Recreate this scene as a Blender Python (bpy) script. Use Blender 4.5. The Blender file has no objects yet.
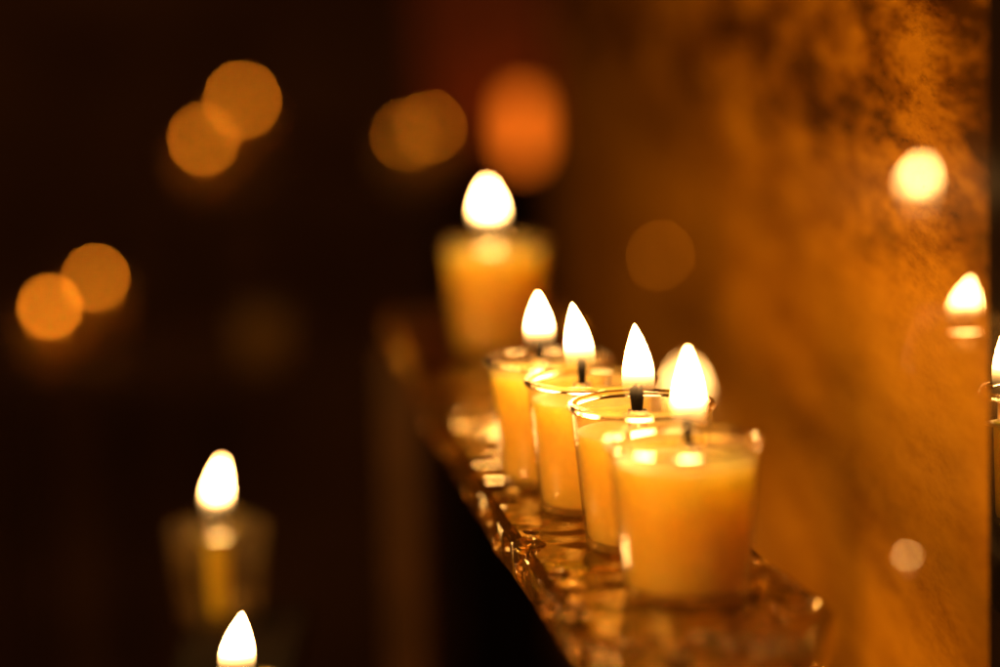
import bpy, bmesh, math, random
from mathutils import Vector, Matrix, noise

S = bpy.context.scene
C = S.collection
MM = 0.001
R = math.radians

# ------------------------------------------------------------------ materials
def new_mat(name):
    m = bpy.data.materials.new(name)
    m.use_nodes = True
    m.node_tree.nodes.clear()
    return m, m.node_tree.nodes, m.node_tree.links

def ramp(n, stops, interp='LINEAR'):
    r = n.new('ShaderNodeValToRGB')
    r.color_ramp.interpolation = interp
    e = r.color_ramp.elements
    while len(e) < len(stops):
        e.new(0.5)
    for k, (p, c) in enumerate(stops):
        e[k].position = p
        e[k].color = c if len(c) == 4 else (*c, 1)
    return r

def noise_tex(n, l, src, scale, detail=6, rough=0.6, distortion=0.0):
    t = n.new('ShaderNodeTexNoise')
    t.inputs['Scale'].default_value = scale
    t.inputs['Detail'].default_value = detail
    t.inputs['Roughness'].default_value = rough
    t.inputs['Distortion'].default_value = distortion
    l.new(src, t.inputs['Vector'])
    return t

def principled_mat(name, c1, c2, scale=60, rough=0.6, metallic=0.0, bump=0.15, spec=0.5):
    m, n, l = new_mat(name)
    out = n.new('ShaderNodeOutputMaterial')
    b = n.new('ShaderNodeBsdfPrincipled')
    tc = n.new('ShaderNodeTexCoord')
    t = noise_tex(n, l, tc.outputs['Object'], scale)
    r = ramp(n, [(0.35, c1), (0.68, c2)])
    l.new(t.outputs['Fac'], r.inputs['Fac'])
    l.new(r.outputs['Color'], b.inputs['Base Color'])
    b.inputs['Roughness'].default_value = rough
    b.inputs['Metallic'].default_value = metallic
    b.inputs['Specular IOR Level'].default_value = spec
    bp = n.new('ShaderNodeBump')
    bp.inputs['Strength'].default_value = bump
    bp.inputs['Distance'].default_value = 0.002
    l.new(t.outputs['Fac'], bp.inputs['Height'])
    l.new(bp.outputs['Normal'], b.inputs['Normal'])
    l.new(b.outputs['BSDF'], out.inputs['Surface'])
    return m

def glass_mat(name, color, ior=1.47, rough=0.0, bumps=(), film=0.0):
    m, n, l = new_mat(name)
    out = n.new('ShaderNodeOutputMaterial')
    g = n.new('ShaderNodeBsdfGlass')
    g.inputs['Color'].default_value = (*color, 1)
    g.inputs['IOR'].default_value = ior
    g.inputs['Roughness'].default_value = rough
    tc = n.new('ShaderNodeTexCoord')
    prev = None
    for scale, strength, dist in bumps:
        t = noise_tex(n, l, tc.outputs['Object'], scale, 0.6, 0.4)
        bp = n.new('ShaderNodeBump')
        bp.inputs['Strength'].default_value = strength
        bp.inputs['Distance'].default_value = dist
        l.new(t.outputs['Fac'], bp.inputs['Height'])
        if prev:
            l.new(prev.outputs['Normal'], bp.inputs['Normal'])
        prev = bp
    if prev:
        l.new(prev.outputs['Normal'], g.inputs['Normal'])
    if film:                                       # thin amber film, painted in for the glow inside the glass
        d = n.new('ShaderNodeBsdfDiffuse'); d.inputs['Color'].default_value = (0.80, 0.42, 0.06, 1)
        t = noise_tex(n, l, tc.outputs['Object'], 42, 6, 0.65, 0.6)
        fr = ramp(n, [(0.42, (0.03,)*3), (0.66, (film,)*3)])
        l.new(t.outputs['Fac'], fr.inputs['Fac'])
        mx = n.new('ShaderNodeMixShader'); l.new(fr.outputs['Color'], mx.inputs['Fac'])
        l.new(g.outputs['BSDF'], mx.inputs[1]); l.new(d.outputs[0], mx.inputs[2])
        l.new(mx.outputs[0], out.inputs['Surface'])
    else:
        l.new(g.outputs['BSDF'], out.inputs['Surface'])
    return m

def thin_glass_mat(name, tint, rough=0.05, f0=0.006, f1=0.045):
    # a wall of glass a millimetre thick: clear straight through, mirror-like at grazing angles
    m, n, l = new_mat(name)
    out = n.new('ShaderNodeOutputMaterial')
    tr = n.new('ShaderNodeBsdfTransparent'); tr.inputs['Color'].default_value = (*tint, 1)
    gl = n.new('ShaderNodeBsdfGlossy'); gl.inputs['Roughness'].default_value = rough
    tc = n.new('ShaderNodeTexCoord')
    t = noise_tex(n, l, tc.outputs['Object'], 55, 3, 0.5)
    bp = n.new('ShaderNodeBump'); bp.inputs['Strength'].default_value = 0.12; bp.inputs['Distance'].default_value = 0.003
    l.new(t.outputs['Fac'], bp.inputs['Height']); l.new(bp.outputs['Normal'], gl.inputs['Normal'])
    lw = n.new('ShaderNodeLayerWeight'); lw.inputs['Blend'].default_value = 0.5
    pw = n.new('ShaderNodeMath'); pw.operation = 'POWER'; pw.inputs[1].default_value = 4.0
    l.new(lw.outputs['Facing'], pw.inputs[0])
    ma = n.new('ShaderNodeMath'); ma.operation = 'MULTIPLY_ADD'; ma.inputs[1].default_value = 0.85; ma.inputs[2].default_value = 0.045
    l.new(pw.outputs[0], ma.inputs[0])
    # fingerprints and a trace of wax film; higher values paint in reflection haze
    d = n.new('ShaderNodeBsdfDiffuse'); d.inputs['Color'].default_value = (0.85, 0.68, 0.42, 1)
    sm = noise_tex(n, l, tc.outputs['Object'], 38, 7, 0.65, 0.5)
    sr = ramp(n, [(0.38, (f0,)*3), (0.68, (f1,)*3)])
    l.new(sm.outputs['Fac'], sr.inputs['Fac'])
    m1 = n.new('ShaderNodeMixShader'); m2 = n.new('ShaderNodeMixShader')
    l.new(sr.outputs['Color'], m1.inputs['Fac']); l.new(tr.outputs[0], m1.inputs[1]); l.new(d.outputs[0], m1.inputs[2])
    l.new(ma.outputs[0], m2.inputs['Fac']); l.new(m1.outputs[0], m2.inputs[1]); l.new(gl.outputs[0], m2.inputs[2])
    l.new(m2.outputs[0], out.inputs['Surface'])
    return m

def flame_mat(name, strength, col=(1.0, 0.50, 0.14)):
    m, n, l = new_mat(name)
    out = n.new('ShaderNodeOutputMaterial')
    tc = n.new('ShaderNodeTexCoord')
    sep = n.new('ShaderNodeSeparateXYZ')
    l.new(tc.outputs['Generated'], sep.inputs[0])
    ra = ramp(n, [(0.0, (0.0,)*3), (0.10, (0.00005,)*3), (0.16, (0.0003,)*3), (0.24, (0.0022,)*3), (0.31, (0.008,)*3), (0.39, (0.04,)*3), (0.50, (0.4,)*3), (0.62, (1, 1, 1))])
    l.new(sep.outputs['Z'], ra.inputs['Fac'])
    em = n.new('ShaderNodeEmission')
    em.inputs['Color'].default_value = (*col, 1)
    em.inputs['Strength'].default_value = strength
    tr = n.new('ShaderNodeBsdfTransparent')
    mx = n.new('ShaderNodeMixShader')
    l.new(ra.outputs['Color'], mx.inputs['Fac'])
    l.new(tr.outputs[0], mx.inputs[1])
    l.new(em.outputs[0], mx.inputs[2])
    l.new(mx.outputs[0], out.inputs['Surface'])
    return m

def wax_mat(name='ivory_wax', depth=0.12, c1=(0.965, 0.52, 0.11), c2=(0.978, 0.57, 0.14)):
    m, n, l = new_mat(name)
    out = n.new('ShaderNodeOutputMaterial')
    b = n.new('ShaderNodeBsdfPrincipled')
    tc = n.new('ShaderNodeTexCoord')
    t = noise_tex(n, l, tc.outputs['Object'], 45, 5, 0.6)
    r = ramp(n, [(0.3, c1), (0.7, c2)])
    l.new(t.outputs['Fac'], r.inputs['Fac'])
    l.new(r.outputs['Color'], b.inputs['Base Color'])
    b.inputs['Subsurface Weight'].default_value = 1.0
    b.inputs['Subsurface Radius'].default_value = (1.0, 0.7, 0.25)
    b.inputs['Subsurface Scale'].default_value = depth
    b.inputs['Roughness'].default_value = 0.35
    b.inputs['Specular IOR Level'].default_value = 0.4
    bp = n.new('ShaderNodeBump')
    bp.inputs['Strength'].default_value = 0.12
    bp.inputs['Distance'].default_value = 0.002
    l.new(t.outputs['Fac'], bp.inputs['Height'])
    l.new(bp.outputs['Normal'], b.inputs['Normal'])
    l.new(b.outputs['BSDF'], out.inputs['Surface'])
    return m

def panel_mat():
    # dusty, smoke-stained glass: a mottled ochre film that lets part of the light through
    m, n, l = new_mat('stained_dusty_glass')
    out = n.new('ShaderNodeOutputMaterial')
    tc = n.new('ShaderNodeTexCoord')
    mp = n.new('ShaderNodeMapping'); mp.inputs['Scale'].default_value = (1, 0.2, 1)   # smears run along the pane
    l.new(tc.outputs['Object'], mp.inputs['Vector'])
    o = mp.outputs['Vector']
    big = noise_tex(n, l, o, 9, 5, 0.6, 0.2)
    mid = noise_tex(n, l, o, 34, 9, 0.72, 0.0)
    fine = noise_tex(n, l, o, 330, 6, 0.7, 0.3)
    a = n.new('ShaderNodeMath'); a.operation = 'MULTIPLY_ADD'
    l.new(mid.outputs['Fac'], a.inputs[0]); a.inputs[1].default_value = 0.55
    s = n.new('ShaderNodeMath'); s.operation = 'MULTIPLY'
    l.new(big.outputs['Fac'], s.inputs[0]); s.inputs[1].default_value = 0.3
    l.new(s.outputs[0], a.inputs[2])
    a2 = n.new('ShaderNodeMath'); a2.operation = 'MULTIPLY_ADD'
    l.new(fine.outputs['Fac'], a2.inputs[0]); a2.inputs[1].default_value = 0.17
    l.new(a.outputs[0], a2.inputs[2])
    cr = ramp(n, [(0.38, (0.17, 0.07, 0.004)), (0.44, (0.42, 0.19, 0.010)), (0.53, (0.60, 0.30, 0.017)), (0.65, (0.76, 0.40, 0.026))])
    l.new(a2.outputs[0], cr.inputs['Fac'])
    # soot stains growing with height, also painting in the candlelight falloff up the pane
    st = noise_tex(n, l, o, 26, 8, 0.70, 0.2)
    sr = ramp(n, [(0.42, (1, 1, 1)), (0.50, (0.50, 0.43, 0.38)), (0.58, (0.16, 0.13, 0.11))])
    l.new(st.outputs['Fac'], sr.inputs['Fac'])
    sep = n.new('ShaderNodeSeparateXYZ'); l.new(o, sep.inputs[0])
    zr = n.new('ShaderNodeMapRange')
    zr.inputs['From Min'].default_value = 0.06; zr.inputs['From Max'].default_value = 0.17
    l.new(sep.outputs['Z'], zr.inputs['Value'])
    mc = n.new('ShaderNodeMix'); mc.data_type = 'RGBA'; mc.blend_type = 'MULTIPLY'
    l.new(zr.outputs['Result'], mc.inputs['Factor'])
    l.new(cr.outputs['Color'], mc.inputs['A']); l.new(sr.outputs['Color'], mc.inputs['B'])
    d = n.new('ShaderNodeBsdfDiffuse'); d.inputs['Roughness'].default_value = 0.4
    l.new(mc.outputs['Result'], d.inputs['Color'])
    bp = n.new('ShaderNodeBump'); bp.inputs['Strength'].default_value = 0.35; bp.inputs['Distance'].default_value = 0.002
    l.new(a2.outputs[0], bp.inputs['Height']); l.new(bp.outputs['Normal'], d.inputs['Normal'])
    tr = n.new('ShaderNodeBsdfTransparent')
    mx = n.new('ShaderNodeMixShader')
    tf = ramp(n, [(0.40, (0.24,)*3), (0.62, (0.29,)*3)])
    l.new(a2.outputs[0], tf.inputs['Fac'])
    l.new(tf.outputs['Color'], mx.inputs['Fac'])
    l.new(d.outputs[0], mx.inputs[1]); l.new(tr.outputs[0], mx.inputs[2])
    gl = n.new('ShaderNodeBsdfGlossy'); gl.inputs['Roughness'].default_value = 0.28
    mx2 = n.new('ShaderNodeMixShader'); mx2.inputs['Fac'].default_value = 0.03
    l.new(mx.outputs[0], mx2.inputs[1]); l.new(gl.outputs[0], mx2.inputs[2])
    l.new(mx2.outputs[0], out.inputs['Surface'])
    return m

M = dict(
    cup=thin_glass_mat('clear_cup_glass', (0.985, 0.965, 0.92)),
    haze_cup=thin_glass_mat('painted_haze_cup_glass', (0.985, 0.965, 0.92), 0.07, 0.035, 0.15),  # row cups: reflection haze over the wax, painted as a pale diffuse layer
    rim=glass_mat('clear_rim_glass', (1.0, 0.985, 0.95), 1.47, 0.0, [(60, 0.10, 0.002)]),
    slab=glass_mat('cast_shelf_glass', (1.0, 0.92, 0.74), 1.5, 0.015, [(15, 0.45, 0.025), (40, 0.35, 0.008)], 0.035),
    wax=wax_mat(),
    wick=principled_mat('charred_wick', (0.0015, 0.001, 0.001), (0.008, 0.005, 0.004), 900, 0.9, spec=0.1),
    tab=principled_mat('wick_tin', (0.62, 0.56, 0.48), (0.8, 0.74, 0.66), 200, 0.28, 0.9, 0.05),
    flame=flame_mat('candle_flame', 95.0),
    flame_dim=flame_mat('low_candle_flame', 62.0, (1.0, 0.25, 0.010)),
    panel=panel_mat(),
    wood=principled_mat('dark_oiled_wood', (0.05, 0.022, 0.010), (0.10, 0.045, 0.02), 14, 0.55),
    redwood=principled_mat('red_brown_wood', (0.34, 0.09, 0.03), (0.50, 0.15, 0.045), 9, 0.6),
    stone=principled_mat('dark_brown_stone', (0.10, 0.05, 0.025), (0.22, 0.12, 0.055), 3.2, 0.9),
    black=principled_mat('near_black_wood', (0.008, 0.005, 0.004), (0.02, 0.012, 0.008), 20, 0.8, spec=0.15),
    iron=principled_mat('dark_iron', (0.03, 0.022, 0.016), (0.07, 0.05, 0.035), 50, 0.45, 0.7),
    beeswax=wax_mat('yellow_beeswax', 0.03, (0.95, 0.60, 0.05), (0.97, 0.66, 0.07)),
)
m, n_, l_ = new_mat('bare_pane_glass')
o_ = n_.new('ShaderNodeOutputMaterial'); t_ = n_.new('ShaderNodeBsdfTransparent'); g_ = n_.new('ShaderNodeBsdfGlossy')
t_.inputs['Color'].default_value = (0.93, 0.90, 0.84, 1); g_.inputs['Roughness'].default_value = 0.2
x_ = n_.new('ShaderNodeMixShader'); x_.inputs['Fac'].default_value = 0.05
l_.new(t_.outputs[0], x_.inputs[1]); l_.new(g_.outputs[0], x_.inputs[2]); l_.new(x_.outputs[0], o_.inputs['Surface'])
M['clear'] = m
m, n_, l_ = new_mat('glowing_red_glass')
o_ = n_.new('ShaderNodeOutputMaterial'); e_ = n_.new('ShaderNodeEmission')
e_.inputs['Color'].default_value = (1.0, 0.17, 0.008, 1); e_.inputs['Strength'].default_value = 1.9
l_.new(e_.outputs[0], o_.inputs['Surface'])
M['lamp'] = m

# ------------------------------------------------------------------ mesh helpers (millimetres)
def link(name, verts, faces, mat, parent=None, smooth=True, loc=None, autosmooth=None):
    me = bpy.data.meshes.new(name)
    me.from_pydata([Vector(v) * MM for v in verts], [], faces)
    bm = bmesh.new(); bm.from_mesh(me)
    bmesh.ops.remove_doubles(bm, verts=bm.verts, dist=1e-7)
    bmesh.ops.recalc_face_normals(bm, faces=bm.faces)
    bm.to_mesh(me); bm.free()
    for p in me.polygons:
        p.use_smooth = smooth
    if autosmooth:
        me.set_sharp_from_angle(angle=R(autosmooth))
    me.materials.append(mat)
    ob = bpy.data.objects.new(name, me)
    C.objects.link(ob)
    if parent: ob.parent = parent
    if loc: ob.location = Vector(loc) * MM
    return ob

def lathe(profile, n=64, bend=None):
    v, f = [], []
    for r, z in profile:
        for k in range(n):
            a = 2 * math.pi * k / n
            p = Vector((r * math.cos(a), r * math.sin(a), z))
            if bend: p = bend(p)
            v.append(p)
    for i in range(len(profile) - 1):
        for k in range(n):
            k2 = (k + 1) % n
            f.append((i*n+k, i*n+k2, (i+1)*n+k2, (i+1)*n+k))
    return v, f

def tube(pts, radii, n=8):
    v, f = [], []
    for i, p in enumerate(pts):
        p = Vector(p)
        d = (Vector(pts[min(i+1, len(pts)-1)]) - Vector(pts[max(i-1, 0)])).normalized()
        s = d.cross(Vector((0.31, 0.9, 0.17))).normalized(); t = d.cross(s)
        for k in range(n):
            a = 2*math.pi*k/n
            v.append(p + (s*math.cos(a) + t*math.sin(a)) * radii[i])
    for i in range(len(pts)-1):
        for k in range(n):
            k2 = (k+1) % n
            f.append((i*n+k, i*n+k2, (i+1)*n+k2, (i+1)*n+k))
    f.append(tuple(range(n))); f.append(tuple(range((len(pts)-1)*n, len(pts)*n)))
    return v, f

def box(x0, x1, y0, y1, z0, z1):
    v = [(x, y, z) for z in (z0, z1) for y in (y0, y1) for x in (x0, x1)]
    return v, [(0,1,3,2), (4,6,7,5), (0,4,5,1), (2,3,7,6), (0,2,6,4), (1,5,7,3)]

def join(*parts):
    v, f = [], []
    for pv, pf in parts:
        o = len(v); v += list(pv); f += [tuple(i+o for i in q) for q in pf]
    return v, f

def bevel(ob, w, seg=2):
    md = ob.modifiers.new('bevel', 'BEVEL'); md.width = w*MM; md.segments = seg; md.limit_method = 'ANGLE'
    return ob

def empty(name, loc, label, cat, group=None):
    o = bpy.data.objects.new(name, None); C.objects.link(o)
    o.empty_display_size = 0.02
    o.location = Vector(loc) * MM
    o['label'] = label; o['category'] = cat
    if group: o['group'] = group
    return o

def structure(ob): ob['kind'] = 'structure'; return ob

# ------------------------------------------------------------------ the votive candle
def cup_profile(h, rt=33.2, rb=25.9):
    def ro(z): return rb + (rt - 1.4 - rb) * (z / h)
    p = [(0.0, 1.4), (rb-6, 1.2), (rb-3.2, 0.0), (rb-1.4, 0.0), (rb-0.3, 0.7), (ro(2.5), 2.5)]
    for k in range(1, 9):
        z = 2.5 + (h-6.5-2.5) * k/8
        p.append((ro(z), z))
    p += [(ro(h-3.2), h-3.2), (ro(h-3.2)-1.1, h-3.2)]
    for k in range(8, -1, -1):
        z = 5.0 + (h-4.8-5.0) * k/8
        p.append((ro(z) - 1.1, z))
    p += [(rb-2.6, 3.2), (rb-6, 2.8), (0.0, 2.7)]
    return p

def rim_profile(h, rt=33.2):
    cx, cz, cr = rt - 1.75, h - 1.75, 1.75
    return [(cx + cr*math.cos(R(a)), cz + cr*math.sin(R(a))) for a in range(0, 361, 20)]

def wax_profile(top, h, rb, rt=None):
    # follows the inside of the cup, a hair clear of it
    def ri(z): return (25.9 + (33.2 - 1.4 - 25.9) * (z / h) - 1.25) * rb
    rt = ri(top)
    return [(0.0, 3.0), (ri(3)-3.5, 3.2), (ri(4)-0.8, 4.2), (ri(6), 6.0), (ri(top*.5), top*.5),
            (rt, top-1.2), (rt-0.3, top-0.2), (rt-1.4, top-0.1), (rt-4, top-0.9), (12, top-1.5), (4, top-1.3), (0.0, top-1.2)]

FL = [(0.0, 0.25), (0.03, 0.50), (0.08, 0.72), (0.14, 0.87), (0.22, 0.97), (0.31, 1.0), (0.42, 0.97), (0.53, 0.88),
      (0.64, 0.75), (0.74, 0.59), (0.83, 0.42), (0.90, 0.27), (0.96, 0.13), (1.0, 0.0)]

def flame_mesh(h, w, lean, curl):
    def bend(p):
        t = p.z / h
        return Vector((p.x + lean*t*t + curl*math.sin(t*math.pi), p.y*0.92, p.z))
    return lathe([(w/2*r, t*h) for t, r in FL], 28, bend)

def wick_mesh(h, r, seed, fray):
    rnd = random.Random(seed)
    lean = rnd.uniform(-1, 1) * 0.8
    parts = []
    k = 9
    for i in range(k):                       # a plait of charred strands that splay at the tip
        a = 2*math.pi*i/k
        rr = r*0.62 if i else 0
        ln = h * rnd.uniform(0.86, 1.06)
        pts, rad = [], []
        for j in range(6):
            t = j/5
            tw = a + t*1.6
            spread = 1 + fray*t*t*rnd.uniform(0.7, 1.2)
            pts.append((rr*spread*math.cos(tw) + lean*t*t, rr*spread*math.sin(tw), ln*t))
            rad.append(r*(0.52 if j < 5 else 0.16))
        parts.append(tube(pts, rad, 6))
    return join(*parts)

def votive(loc, label, h=65, wax_top=50, wick=(0, 0), flame=(33, 15), lean=0.0, curl=0.0, wick_h=10, wick_r=1.5,
           wax_off=(0, 0), fray=0.5, seed=1, mat='flame', group='votive candles in glass cups', sc=1.0, tab_h=10, wax_rb=1.0, spin=0):
    t = empty('votive_candle', loc, label, 'candle', group)
    t.rotation_euler.z = R(spin); t.scale = (sc, sc, sc)
    link('glass_cup', *lathe(cup_profile(h), 96), M['haze_cup' if wax_rb == 1 else 'cup'], t, autosmooth=60)
    link('rim', *lathe(rim_profile(h), 96), M['rim'], t)
    w = link('wax', *lathe(wax_profile(wax_top, h, wax_rb), 72), M['wax' if wax_rb == 1 else 'beeswax'], t, loc=(*wax_off, 0))
    wx, wy = wick
    # tin sleeve that holds the wick, a ring with a thickness
    r0, r1 = 4.3, 3.7
    tb = link('wick_holder', *lathe([(r0+3.0, 0), (r0+0.3, 0.4), (r0, 0.8), (r0, tab_h), (r1, tab_h), (r1, tab_h-3.5), (0, tab_h-3.5)], 28),
              M['tab'], w, loc=(wx - wax_off[0], wy - wax_off[1], wax_top - 1.3), autosmooth=40)
    wz = wax_top - 1.3 + tab_h - 3.4
    link('wick', *wick_mesh(wick_h + 3.4, wick_r, seed, fray), M['wick'], t, loc=(wx, wy, wz))
    link('flame', *flame_mesh(flame[0], flame[1], lean, curl), M[mat], t, loc=(wx, wy, wz + 3.4 + wick_h*0.14))
    return t

# ------------------------------------------------------------------ the row on the glass shelf
votive((77.2, -10.3, 0.3), 'nearest lit votive candle in a clear glass cup, standing in front at the shelf end', wick=(2.4, 3), wax_top=55.5,
       flame=(39, 13.2), lean=0.4, curl=0.4, wick_h=10.5, wick_r=1.5, seed=3, tab_h=7.5, spin=8, sc=1.035)
votive((64.0, 83.6, 0.3), 'sharp lit votive candle with frayed black wick, right behind the nearest candle', wick=(-3.2, 4), wax_top=52,
       flame=(37, 14.6), lean=-0.6, curl=0.8, wick_h=11, wick_r=2.4, fray=0.7, seed=8, tab_h=9.5, spin=-20, sc=1.035)
votive((43.8, 169.3, 0.3), 'third votive candle from the front, its tall flame leaning left beside another flame', wick=(-1.8, 5), wax_top=55,
       flame=(38, 15.2), lean=-5.0, curl=-0.6, wick_h=12, wick_r=1.6, seed=12, tab_h=8, spin=35)
votive((24.5, 241.0, 0.3), 'fourth votive candle from the front, its blurred flame left of the paired flames', wick=(-3.0, 4), wax_top=57,
       flame=(33, 16.2), lean=-1.5, curl=0.5, wick_h=10, wick_r=1.6, seed=15, tab_h=8, spin=80)
votive((-2.0, 676.2, 0.3), 'farthest blurred votive candle on the glass shelf, tall cup with round glowing flame', h=70, wick=(-3.0, 0), wax_top=62,
       flame=(31, 16), lean=-0.6, wick_h=8, wick_r=3.0, seed=21, tab_h=11, spin=10, sc=1.08)

# ------------------------------------------------------------------ glass shelves
def slab(name, poly, z0, z1, label, cat, mat, domes=(), group=None):
    # subdivided outline with a bevelled, slightly wavy edge
    n = len(poly); pts = []
    for i in range(n):
        a, b = Vector(poly[i]), Vector(poly[(i+1) % n])
        k = max(1, int((b-a).length/14))
        for j in range(k):
            p = a.lerp(b, j/k)
            w = noise.noise(Vector((p.x*.03, p.y*.03, 2.0)))*1.2
            pts.append(Vector((p.x+w, p.y+w*.5)))
    c = sum(pts, Vector((0, 0)))/len(pts)
    N = len(pts)
    def inset(d):
        out = []
        for i in range(N):
            t = (pts[(i+1) % N] - pts[i-1]).normalized()
            out.append(pts[i] + Vector((-t.y, t.x))*d)
        return out
    rings = [(inset(4.0), z1), (inset(0.6), z1-3.0), (inset(0.0), z1-5.0), (inset(0.0), z0+4), (inset(3.5), z0)]
    v, f = [], []
    for ring, z in rings:
        v += [(p.x, p.y, z) for p in ring]
    for r in range(len(rings)-1):
        for i in range(N):
            j = (i+1) % N
            f.append((r*N+i, r*N+j, (r+1)*N+j, (r+1)*N+i))
    f.append(tuple(range(N))); f.append(tuple(range((len(rings)-1)*N, len(rings)*N)))
    rnd = random.Random(7)                       # moulded beads and dimples all round the edge
    parts = [(v, f)]
    for i in range(N if mat == 'slab' else 0):
        q = inset(0.0)[i]; t = (pts[(i+1) % N] - pts[i-1]).normalized(); nr = Vector((-t.y, t.x))
        for _ in range(1 if i % 5 == 0 else 0):
            rr = rnd.uniform(3.5, 7.0)
            c0 = q + nr*(0.55*rr) + t*rnd.uniform(-6, 6)
            z = rnd.uniform(z0+4, z1-5)
            bv, bf = lathe([(rr*math.sin(R(a)), -rr*math.cos(R(a))) for a in range(0, 181, 20)], 16)
            parts.append(([(p.x+c0.x, p.y+c0.y, p.z*1.15+z) for p in bv], bf))
        if rnd.random() < 0.12:
            rr = rnd.uniform(3, 6); c0 = q + nr*rnd.uniform(8, 16)
            bv, bf = lathe([(rr*math.sin(R(a)), -rr*math.cos(R(a))) for a in range(0, 181, 20)], 16)
            parts.append(([(p.x+c0.x, p.y+c0.y, p.z*0.35+z1-0.4) for p in bv], bf))
    for k, (dx, dy) in enumerate(domes):         # moulded lenses in the top face
        rr = 5.5 + 3.5*((k*37) % 10)/10
        bv, bf = lathe([(rr*math.sin(R(a)), -rr*math.cos(R(a))) for a in range(0, 181, 15)], 24)
        parts.append(([(p.x+dx, p.y+dy*1.0, p.z*0.55+z1-0.3) for p in bv], bf))
    v, f = join(*parts)
    o = link(name, v, f, M[mat], smooth=True, autosmooth=35)
    o['label'] = label; o['category'] = cat
    if group: o['group'] = group
    return o

slab('glass_shelf', [(50, -210), (98, -190), (138, -37), (115, 78), (96, 300), (62, 720), (48, 900), (-85, 900), (-64, 718), (-43, 495), (-2, 147), (33, -88)],
     -24, 0, 'thick clear glass shelf with a bumpy edge under the main row of candles', 'shelf', 'slab',
     domes=[(56.9, -93.3), (45.3, -101.6), (108.5, -66.1), (123.8, -42.0), (100.8, -118.2), (111.8, -114.7), (36.2, -111.6), (76.5, -100.1), (89.7, -109.3), (28.5, -36.9), (23.7, 28.0), (11.3, 90.2), (65.2, -122.2)])
for x, y in ((-74, 880), (72, 250)):
    bevel(link('support', *box(x-16, x+16, y-16, y+16, -900, -25.5), M['wood'], bpy.data.objects['glass_shelf'], smooth=False), 2)
slab('wooden_shelf', [(216, 30), (280, 30), (310, 330), (380, 1090), (285, 1090), (200, 330)],
     -24, 0, 'dark wooden shelf behind the stained pane carrying the three candles at right', 'shelf', 'black')

# ------------------------------------------------------------------ stained pane
def pane():
    a, b = Vector((209.4, 3.6)), Vector((66.5, 2015.0))
    d = (b-a).normalized(); nrm = Vector((d.y, -d.x))
    L = (b-a).length
    ny, nz = 60, 20
    th = 6
    v, f = [], []
    z0, z1 = -500, 620
    for s in (0, 1):
        for i in range(ny+1):
            for k in range(nz+1):
                p = a + d*(L*i/ny) + nrm*(th*s)
                v.append((p.x, p.y, z0+(z1-z0)*k/nz))
    W = nz+1; O = (ny+1)*W
    for s in (0, 1):
        for i in range(ny):
            for k in range(nz):
                q = (s*O+i*W+k, s*O+(i+1)*W+k, s*O+(i+1)*W+k+1, s*O+i*W+k+1)
                f.append(q)
    for i in range(ny):
        for k in (0, nz):
            f.append((i*W+k, (i+1)*W+k, O+(i+1)*W+k, O+i*W+k))
    for k in range(nz):
        for i in (0, ny):
            f.append((i*W+k, i*W+k+1, O+i*W+k+1, O+i*W+k))
    o = link('glass_screen', v, f, M['panel'], smooth=False)
    o.data.materials.append(M['clear'])          # the film lies on the candle side, the other faces are bare glass
    for p in o.data.polygons:
        if p.normal.dot(Vector((nrm.x, nrm.y, 0))) > -0.5: p.material_index = 1
    o['label'] = 'tall mottled amber pane with soot stains standing beside the candle shelf'; o['category'] = 'glass screen'
    return o
pane()

# candles beyond the pane
G2 = 'votive candles glowing through the stained pane'
votive((326.0, 1019, 0.3), 'slender candle behind the stained pane, its round flame highest at the right', wax_rb=0.25, wax_top=48, flame=(27, 18), lean=5, seed=31, group=G2)
votive((251.5, 332, 0.3), 'slender candle behind the stained pane, its squarish flame below the highest one', wax_rb=0.25, wax_top=50, flame=(27, 17), lean=4, seed=32, group=G2)
votive((255.0, 104, 0.3), 'slender candle at the right picture edge, half seen past the end of the pane', wick=(-20, 0), wax_rb=0.25, wax_top=50, wax_off=(-19, 0), flame=(36, 14), seed=33, group=G2)

# ------------------------------------------------------------------ more candles, their stands and the dark room behind
G3 = 'candles on the lower tier beyond the pane'
votive((159.0, 1240, -203), 'low votive candle beyond the pane, its peach glow behind the nearest flame', wax_top=49, flame=(38, 20), seed=41, group=G3)
votive((266.0, 655, -203), 'low votive candle beyond the pane, a pale spot of light near the lower right corner', wax_top=49, flame=(7.5, 5), seed=42, group=G3)

def board(root, name, x0, x1, y0, y1, z0, z1, mat='wood'):
    return bevel(link(name, *box(x0, x1, y0, y1, z0, z1), M[mat], root, smooth=False), 2)

t = empty('candle_ledge', (250, 850, -237), 'dark wooden ledge beyond the stained pane under the two low candles', 'ledge')
board(t, 'shelf_board', -130, 190, -400, 560, 15, 33)
board(t, 'support', -20, 20, -380, -340, -670, 15); board(t, 'support', -20, 20, 500, 540, -670, 15)

G4 = 'slender candles at lower left'
votive((-177, 521, -138.7), 'candle in a glass cup, its slender yellow column a stand-in for the flame reflection, the higher flame at lower left', wax_top=52, wax_rb=0.25, wax_off=(0, 0),  # yellow wax column built in place of the flame's reflection in the cup
       flame=(38, 13), lean=5.0, seed=51, group=G4, h=62)
votive((-134.0, 162, -144.0), 'slender candle at the bottom edge of the picture, the lower flame at lower left', wax_top=52, wax_rb=0.25, wax_off=(0, 0),
       flame=(36, 18), lean=4.0, seed=52, group=G4, h=62)
t = empty('candle_ledge', (-160, 400, -168), 'dark low ledge in the lower left corner under the two slender candles', 'ledge')
board(t, 'shelf_board', -36, 36, -290, 160, 11, 29, 'black')
board(t, 'support', -20, 20, -200, -160, -732, 15); board(t, 'support', -20, 20, 100, 140, -732, 15)

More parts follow.
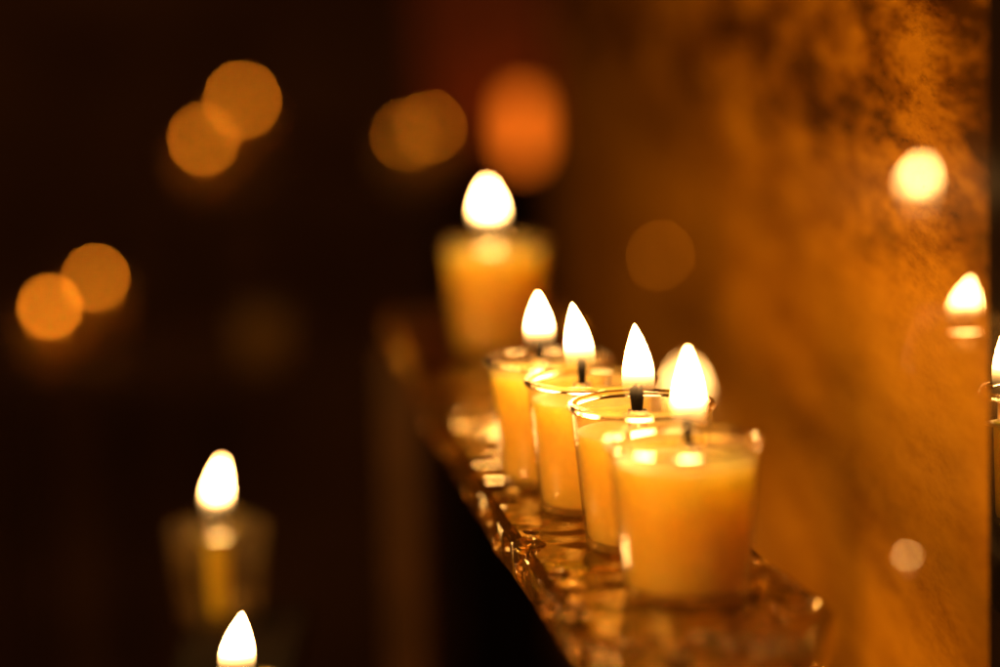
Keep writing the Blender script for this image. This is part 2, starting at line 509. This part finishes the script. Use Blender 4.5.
G5 = 'distant blurred candles on the dark rack'
for x, y, z, fl, lab in [
    (-384, 2607, -74.7, (15, 7), 'distant candle at upper left, lower disc of the overlapping pair'),
    (-394, 3337, -74.7, (19, 8.6), 'distant candle at upper left, upper disc of the overlapping pair'),
    (-504, 2010, -212.7, (16, 7.6), 'distant candle at the left edge, bigger and lower of its pair of discs'),
    (-488, 2273, -212.7, (14, 6.8), 'distant candle near the left edge, upper right of its pair of discs'),
    (-119, 2650, -74.7, (8, 4.4), 'dim distant candle left of the orange lamp, left one of two merged discs'),
    (-88, 2760, -74.7, (9.5, 5), 'dim distant candle left of the orange lamp, right one of two merged discs'),
    (-264, 1989, -212.7, (4.5, 2.6), 'very faint distant candle alone at left centre, low on the rack'),
    (201, 2356, -212.7, (13, 6), 'distant candle seen through the far end of the stained pane')]:
    votive((x, y, z), lab, flame=fl, mat='flame_dim', wick_h=6, seed=int(-x) + 900, group=G5, wax_top=50)

t = empty('candle_rack', (-300, 2600, -900), 'dark stepped wooden rack holding the distant blurred candles', 'rack')
board(t, 'shelf_board', -220, 240, -90, 900, 805, 825)
board(t, 'shelf_board', -320, 560, -690, -250, 667, 687)
for x in (-290, 520):
    board(t, 'leg', x-20, x+20, -670, -630, 0, 667); board(t, 'leg', x-20, x+20, -310, -270, 0, 667)
for x in (-190, 210):
    board(t, 'leg', x-20, x+20, -70, -30, 0, 805); board(t, 'leg', x-20, x+20, 840, 880, 0, 805)

t = empty('wooden_post', (-12, 2990, -900), 'broad red-brown wooden post behind the farthest candle', 'post')
board(t, 'shaft', -92, 92, 0, 120, 850, 3000, 'redwood'); board(t, 'dark_lower_part', -96, 96, -4, 124, 40, 850, 'black')  # black lower part added so the post fades into the dark
board(t, 'base', -112, 112, -20, 140, 0, 40, 'black')

t = empty('hanging_lamp', (40, 2880, -70), 'glowing orange red glass lamp on the wooden post, above the farthest candle', 'lamp'); t.scale = (0.72, 0.85, 0.85)
link('red_glass', *lathe([(0, 1.5), (16, 1.5), (25, 14), (29, 50), (27, 84), (20, 110), (18, 110), (0, 108)], 32), M['lamp'], t)
link('lamp_cap', *lathe([(0, 128), (7, 127), (14, 120), (24, 112), (24, 110.5), (0, 110.5)], 32), M['iron'], t, autosmooth=40)
link('lamp_base', *lathe([(0, 1), (18, 1), (15, -4), (6, -9), (0, -11)], 32), M['iron'], t, autosmooth=40)
link('bracket', *tube([(0, 2, 126), (0, 10, 138), (0, 40, 148), (0, 80, 150), (0, 131, 144)], [2.6]*5, 10), M['iron'], t)

# ------------------------------------------------------------------ setting
structure(link('floor', *box(-4000, 4000, -2500, 4600, -960, -900), M['stone'], smooth=False))
structure(link('back_wall', *box(-4000, 4000, 4600, 4700, -900, 2600), M['stone'], smooth=False))

# ------------------------------------------------------------------ added fill lamp, standing in for unseen candles, in front and to the left
la = bpy.data.lights.new('amber_fill', 'AREA'); la.shape = 'RECTANGLE'; la.size = 0.9; la.size_y = 0.35
la.color = (1.0, 0.40, 0.04); la.energy = 2.3; la.spread = R(75)
lo = bpy.data.objects.new('amber_fill', la); C.objects.link(lo)
lo.location = (-0.75, -0.35, 0.06)
lo.rotation_euler = (Vector((0.12, 0.35, 0.02)) - Vector(lo.location)).to_track_quat('-Z', 'Y').to_euler()

# ------------------------------------------------------------------ camera, world, render
cam = bpy.data.cameras.new('camera')
cam.sensor_width = 36; cam.lens = 105
cam.clip_start = 0.05; cam.clip_end = 100
co = bpy.data.objects.new('camera', cam); C.objects.link(co)
co.location = (0, -1.233, 0.2961)
pitch = math.atan(433.5/2917)
rot = Matrix.Rotation(math.pi/2 - pitch, 4, 'X') @ Matrix.Rotation(-R(1.5), 4, 'Z')
co.rotation_euler = rot.to_euler()
cam.dof.use_dof = True
cam.dof.focus_distance = 1.082*2917*0.000433
cam.dof.aperture_fstop = 1.98
S.camera = co

w = bpy.data.worlds.new('World'); S.world = w; w.use_nodes = True
w.node_tree.nodes['Background'].inputs['Color'].default_value = (1.0, 0.42, 0.10, 1)
w.node_tree.nodes['Background'].inputs['Strength'].default_value = 0.11

S.render.engine = 'CYCLES'
S.cycles.use_denoising = True
S.cycles.max_bounces = 16
S.cycles.transmission_bounces = 14
S.cycles.transparent_max_bounces = 16
S.cycles.sample_clamp_indirect = 0
S.view_settings.view_transform = 'Standard'
S.view_settings.look = 'None'
S.view_settings.exposure = 0.08
S.view_settings.gamma = 1
